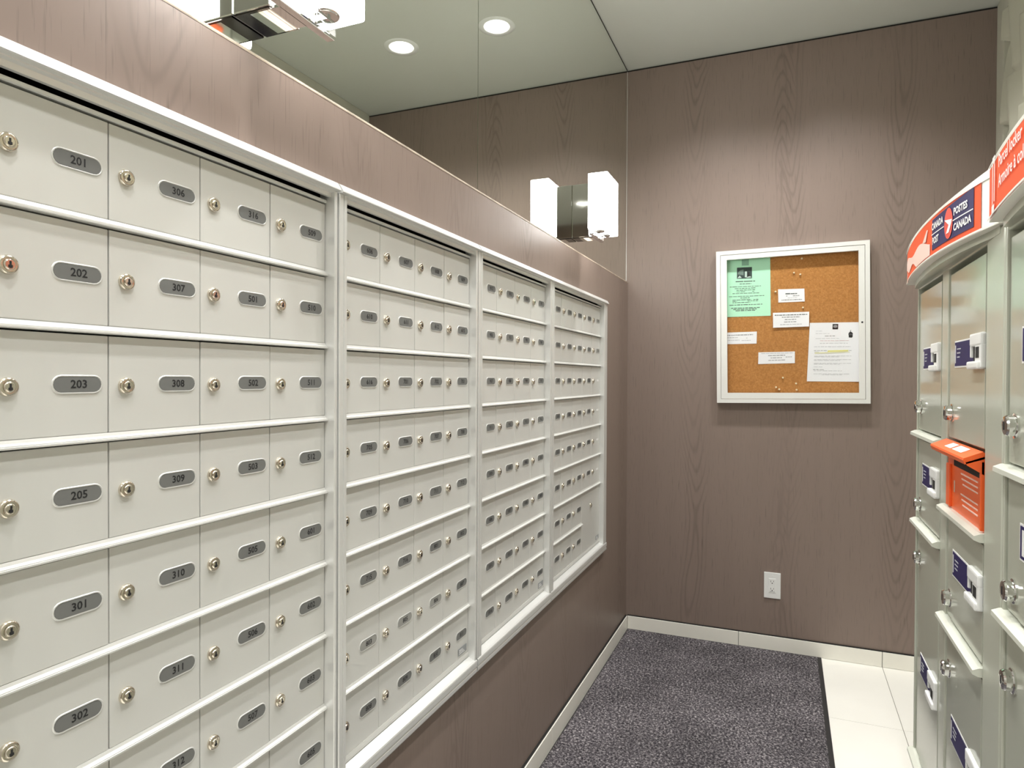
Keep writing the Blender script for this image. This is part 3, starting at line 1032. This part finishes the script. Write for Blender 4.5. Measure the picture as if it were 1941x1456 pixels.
def make_locker(y0, label, sign, numbers):
    """y0 = far edge, the unit runs 0.833 m toward the viewer"""
    y1 = y0 - 0.833
    t = thing('parcel_locker', label, 'parcel locker', ((XC + XR) / 2, (y0 + y1) / 2, 0), 'grey parcel lockers along the right wall')
    inv = Vector(t.location)

    def part(mb, name, parent=t):
        o = mb.build(name, parent)
        if parent is t:
            o.location = -inv
        return o
    cl = [(y0 - 0.016, y0 - 0.322), (y0 - 0.398, y0 - 0.712)]      # door openings per column
    b = MB()
    b.box(XC + 0.03, XR - 0.015, y1 + 0.001, y0 - 0.001, 0.0, 1.66, CABM)
    part(b, 'case')
    # front frame
    part(MB().box(XC, XC + 0.032, y0 - 0.0125, y0 - 0.0015, 0.0, 1.620, CABM, bev=0.003), 'frame_post')
    part(MB().box(XC + 0.001, XC + 0.032, y0 - 0.394, y0 - 0.326, 0.0, 1.620, CABM, bev=0.004), 'frame_post')
    part(MB().box(XC, XC + 0.032, y1 + 0.0005, y0 - 0.716, 0.0, 1.620, CABM, bev=0.006), 'frame_post')
    part(MB().box(XC + 0.0015, XC + 0.032, y1 + 0.004, y0 - 0.004, HT, 1.612, CABM, bev=0.003), 'top_rail')
    part(MB().box(XC + 0.0015, XC + 0.032, y1 + 0.004, y0 - 0.004, 0.0, 0.075, CABM, bev=0.003), 'plinth')

    def ledge(c, z):
        a, bb = cl[c]
        hi = a + (0.014 if c == 0 else 0.028)
        part(MB().extrude([(XD + 0.01, z + 0.010), (XC - 0.004, z + 0.008), (XC - 0.015, z + 0.003), (XC - 0.0155, z - 0.005), (XC - 0.006, z - 0.009), (XD + 0.01, z - 0.010)], bb - 0.004, hi, LEDGEM), 'shelf_ledge')

    def door(c, za, zb, lockz, cardz, tagtxt=None, tall=False):
        a, bb = cl[c]
        d = part(MB().box(XD, XD + 0.02, bb + 0.002, a - 0.002, za + 0.013, zb - 0.013, CABD, bev=0.002), 'door')
        # flat panel standing a little proud of the hinge side flange
        fw = 0.070 if c == 0 else 0.055
        MB().box(XD - 0.0025, XD + 0.001, bb + 0.004, a - fw, za + 0.015, zb - 0.015, CABD, bev=0.001).build('door_panel', d)
        yl = a - 0.041 if c == 0 else a - 0.036
        m = MB().lathe((XD, yl, lockz), (-1, 0, 0), [(0.021, 0.0), (0.021, 0.003), (0.0175, 0.0045), (0.0175, 0.0135), (0.0155, 0.0165), (0.008, 0.0175)], CHROME, 28, smooth=False)
        m.box(XD - 0.0182, XD - 0.017, yl - 0.001, yl + 0.001, lockz - 0.007, lockz + 0.007, INK)
        m.build('lock', d)
        if cardz:
            ya = a - 0.078 if c == 0 else a - 0.066
            k = MB()
            X0 = XD - 0.0028
            w_ = 0.215 if c == 0 else 0.240
            k.box(X0 - 0.0006, XD + 0.0005, ya - w_, ya, cardz - 0.030, cardz + 0.030, WHITE)
            k.box(X0 - 0.0012, XD, ya - w_ + 0.004, ya - 0.004, cardz - 0.0265, cardz + 0.0265, NAVY)
            if tagtxt:
                k.box(X0 - 0.0016, XD, ya - 0.085, ya - 0.014, cardz - 0.021, cardz + 0.021, WHITE if tagtxt == 'B' else NAVY)
                put_text(k, tagtxt, 0.055, lambda u, v: (X0 - 0.0019, ya - 0.047 - u, cardz + v), NAVY if tagtxt == 'B' else WHITE, bold=0.0015)
            else:
                k.box(X0 - 0.0016, XD, ya - 0.014, ya - 0.009, cardz - 0.020, cardz + 0.020, WHITE)
                for q in range(3):
                    k.box(X0 - 0.0016, XD, ya - 0.058 + 0.004 * q, ya - 0.026, cardz + 0.010 - 0.009 * q, cardz + 0.0125 - 0.009 * q, LG)
            k.build('label_card', d)
            if not tagtxt:
                e = ya - w_
                h_ = MB()
                # latch housing standing out of the door, with a dark finger slot
                h_.box(XD - 0.011, XD, e - 0.006, e + 0.078, cardz + 0.010, cardz + 0.036, WHITEP, bev=0.004)
                h_.box(XD - 0.010, XD, e - 0.006, e + 0.040, cardz - 0.034, cardz + 0.014, WHITEP, bev=0.003)
                h_.box(XD - 0.015, XD, e - 0.002, e + 0.084, cardz - 0.036, cardz - 0.020, WHITEP, bev=0.004)
                h_.box(XD - 0.0045, XD, e + 0.036, e + 0.074, cardz - 0.022, cardz + 0.012, BLACK)
                h_.box(XD - 0.0090, XD, e + 0.074, e + 0.082, cardz - 0.012, cardz + 0.012, WHITEP, bev=0.002)
                h_.box(XD - 0.0106, XD - 0.009, e + 0.008, e + 0.032, cardz - 0.014, cardz + 0.008, BLACK)
                h_.build('latch_housing', d)
        return d
    ledge(0, 1.190); ledge(0, 0.936); ledge(0, 0.262)
    n = numbers
    door(0, 1.190, HT, 1.268, 1.402, n[0])
    door(0, 0.936, 1.190, 0.990, 1.083, n[1])
    door(0, 0.262, 0.936, 0.839, 0.553)
    door(0, 0.075, 0.262, 0.16, None)
    ledge(1, 1.040); ledge(1, 0.780); ledge(1, 0.262)
    door(1, 1.197, HT, 1.268, 1.402)
    if sign != 'logo':
        door(1, 1.040, 1.197, 1.075, None)
    door(1, 0.780, 1.040, 0.839, 0.930)
    door(1, 0.262, 0.780, 0.675, 0.553)
    door(1, 0.075, 0.262, 0.16, None)
    if sign == 'logo':
        # orange posting slot with a lifted hopper lid
        a, bb = cl[1]
        o = part(MB().box(XD - 0.001, XD + 0.02, bb + 0.002, a - 0.002, 1.048, 1.196, ORANGE2, bev=0.002), 'posting_slot')
        m = MB().box(XD - 0.008, XD, bb + 0.002, bb + 0.012, 1.052, 1.188, ORANGE2, bev=0.002)
        m.box(XD - 0.006, XD, a - 0.040, a - 0.004, 1.052, 1.150, ORANGE2, bev=0.002)
        m.box(XD - 0.0015, XD + 0.001, bb + 0.018, a - 0.06, 1.150, 1.176, BLACK)
        m.build('slot_mouth', o)
        m = MB().extrude([(XD - 0.001, 1.203), (XD - 0.004, 1.206), (XD - 0.036, 1.192), (XD - 0.037, 1.188), (XD - 0.034, 1.180), (XD - 0.001, 1.192)], bb + 0.002, a + 0.004, ORANGE2)
        m.extrude([(XD - 0.001, 1.197), (XD - 0.033, 1.184), (XD - 0.030, 1.178), (XD - 0.001, 1.160)], bb + 0.002, bb + 0.006, ORANGE2)
        m.build('hopper_lid', o)
        m = MB()
        # white post roundel and wordmark on the lid
        q4 = lambda u0, u1: m.add([(XD - 0.010, u0, 1.2040), (XD - 0.010, u1, 1.2040), (XD - 0.027, u1, 1.1966), (XD - 0.027, u0, 1.1966)], [(0, 1, 2, 3)], WHITE)
        q4(a - 0.095, a - 0.150)
        q4(a - 0.165, a - 0.245)
        m.build('lid_print', o)
        m = MB()
        for q in range(6):
            zz = 1.140 - 0.011 * q - (0.012 if q > 2 else 0)
            m.box(XD - 0.0016, XD, bb + 0.050, a - 0.125 - 0.008 * (q % 3), zz - 0.0016, zz + 0.0016, PINK)
        m.box(XD - 0.0016, XD, a - 0.070, a - 0.062, 1.090, 1.116, MATS['veneer_edge'])
        m.build('slot_lettering', o)

    # curved header sign
    ya, yb = y0 - 0.823, y0 + (0.010 if sign == 'logo' else -0.002)
    zs0, zs1 = 1.622, 1.716
    ztop = lambda q: zs1 + 0.014 * max(0.0, ((ya + yb) / 2 - q) / ((yb - ya) / 2)) ** 2
    hd = MB()
    nseg = 28
    ys = [ya + (yb - ya) * k / nseg for k in range(nseg + 1)]

    def strip(mb, off, za, zb, m, lo=ya, hi=yb):
        yy = [lo + (hi - lo) * k / nseg for k in range(nseg + 1)]
        v = [(arc_x(q, ya, yb) - off, q, za) for q in yy] + [(arc_x(q, ya, yb) - off, q, zb + (ztop(q) - zs1 if zb > 1.69 else 0)) for q in yy]
        mb.add(v, [(k, k + 1, nseg + 2 + k, nseg + 1 + k) for k in range(nseg)], m, True)
    n1 = nseg + 1
    xb = XC + 0.05
    v = []
    for q in ys:
        xa = arc_x(q, ya, yb)
        v += [(xa, q, zs0), (xa, q, ztop(q)), (xb, q, ztop(q)), (xb, q, zs0)]
    f = []
    for k in range(nseg):
        f += [(4 * k + j, 4 * k + (j + 1) % 4, 4 * k + 4 + (j + 1) % 4, 4 * k + 4 + j) for j in range(4)]
    hd.add(v, f + [(0, 1, 2, 3), (4 * nseg, 4 * nseg + 3, 4 * nseg + 2, 4 * nseg + 1)], SIGNW)
    H = part(hd, 'header_sign')
    # under-rim set back below the sign
    u = MB().extrude([(min(XC - 0.001, arc_x(q, ya, yb) + 0.018), q) for q in [ya + 0.02 + (yb - ya - 0.04) * k / nseg for k in range(nseg + 1)]] + [(XC + 0.04, yb - 0.02), (XC + 0.04, ya + 0.02)], zs0 - 0.014, zs0, CABM, 'z')
    u.build('under_rim', H)
    L0, L1 = ya + 0.060, yb - 0.012
    face = MB(); strip(face, 0.0012, zs0 + 0.004, zs1 - 0.006, ORANGE, L0, L1)
    face.build('sign_face', H)
    bead = MB()
    for zz in (zs0 + 0.0005, zs1 - 0.005):
        strip(bead, 0.003, zz, zz + 0.0035, SIGNW)
    bead.build('sign_edging', H)
    pz = lambda yc, off: (lambda uu, vv: (arc_x(yc - uu, ya, yb) - off, yc - uu, 1.6705 + vv))
    g = MB()
    if sign == 'logo':
        bl, br = y0 - 0.492, y0 - 0.736          # left and right ends of the blue panel
        strip(g, 0.0022, zs0 + 0.014, zs1 - 0.013, NAVY, br, bl)
        yc = y0 - 0.613
        F = pz(yc, 0.0034)
        # red roundel with white wing
        g.add([F(0.025 * math.cos(k * math.pi / 12), 0.0320 * math.sin(k * math.pi / 12)) for k in range(24)], [tuple(range(24))], mat('post_red', (0.72, 0.06, 0.03), 0.4))
        F2 = pz(yc, 0.0040)
        g.add([F2(u_, v_) for u_, v_ in ((-0.023, 0.011), (0.024, 0.004), (0.004, -0.004))], [(0, 1, 2)], WHITE)
        g.add([F2(u_, v_) for u_, v_ in ((0.024, 0.003), (0.006, -0.0195), (-0.012, -0.020), (0.003, -0.004))], [(0, 1, 2, 3)], WHITE)
        strip(g, 0.0034, 1.6690, 1.6712, WHITE, yc + 0.028, bl)
        strip(g, 0.0034, 1.6690, 1.6712, WHITE, br, yc - 0.025)
        put_text(g, 'POSTES', 0.0205, lambda a_, b_: pz(yc - 0.030, 0.0036)(a_, b_ + 0.0155), WHITE, 0.0007, 'LEFT', 1.0)
        put_text(g, 'CANADA', 0.0205, lambda a_, b_: pz(yc - 0.030, 0.0036)(a_, b_ - 0.0165), WHITE, 0.0007, 'LEFT', 0.98)
        put_text(g, 'CANADA', 0.0205, lambda a_, b_: pz(yc + 0.034, 0.0036)(a_, b_ + 0.0155), WHITE, 0.0007, 'RIGHT', 0.98)
        put_text(g, 'POST', 0.0205, lambda a_, b_: pz(bl - 0.008, 0.0036)(a_, b_ - 0.0165), WHITE, 0.0007, 'LEFT', 1.0)
        g.build('post_logo', H)
        # pale sweeping picture at the left of the sign
        s2 = MB()
        zt_ = lambda q: 1.678 + 0.008 * math.sin((y0 - q) * 22) - 0.06 * max(0, y0 - 0.18 - q)
        zl_ = lambda q: 1.650 + 0.009 * math.sin((y0 - q) * 30 + 1) - 0.10 * max(0, y0 - 0.12 - q)
        n2 = 24
        yy = [y0 - 0.012 - 0.46 * k / n2 for k in range(n2 + 1)]
        v = [(arc_x(q, ya, yb) - 0.0022, q, max(zs0 + 0.007, zl_(q))) for q in yy] + [(arc_x(q, ya, yb) - 0.0022, q, zt_(q)) for q in yy]
        s2.add(v, [(k, k + 1, n2 + 2 + k, n2 + 1 + k) for k in range(n2)], PINK)
        F = pz(y0 - 0.40, 0.0026)
        s2.add([F(a_, b_) for a_, b_ in ((-0.01, 0.0), (0.04, 0.022), (0.052, 0.020), (0.03, -0.004))], [(0, 1, 2, 3)], PINK)
        F = pz(y0 - 0.06, 0.0026)
        for q in range(3):
            s2.add([F(-0.02 + 0.02 * q, -0.045 + 0.006 * q), F(0.0 + 0.02 * q, -0.032 + 0.006 * q), F(0.004 + 0.02 * q, -0.035 + 0.006 * q), F(-0.016 + 0.02 * q, -0.048 + 0.006 * q)], [(0, 1, 2, 3)], PINK)
        s2.build('sign_picture', H)
    else:
        put_text(g, 'Parcel locker', 0.0285, lambda a_, b_: pz(y0 - 0.122, 0.0036)(a_, b_ + 0.0235), WHITE, 0.0004, 'LEFT', 1.0)
        put_text(g, 'Armoire \u00e0 colis', 0.0285, lambda a_, b_: pz(y0 - 0.122, 0.0036)(a_, b_ - 0.0085), WHITE, 0.0004, 'LEFT', 1.0)
        g.build('sign_lettering', H)
        s2 = MB()
        F = pz(y0 - 0.082, 0.0036)
        for (p_, q_, r_, s_) in ((-0.018, -0.012, -0.045, 0.040), (0.000, 0.006, -0.030, 0.046), (-0.018, 0.006, 0.038, 0.046), (-0.022, 0.004, -0.048, -0.034)):
            s2.add([F(p_, r_), F(q_, r_), F(q_, s_), F(p_, s_)], [(0, 1, 2, 3)], WHITE)
        s2.build('sign_picture', H)
    return t


make_locker(2.235, 'grey parcel locker farther from the viewer, blue and orange postal logo on its curved header', 'logo', (None, None))
make_locker(1.402, 'grey parcel locker at the right edge, lettered orange header and A and B cards', 'text', ('A', 'B'))
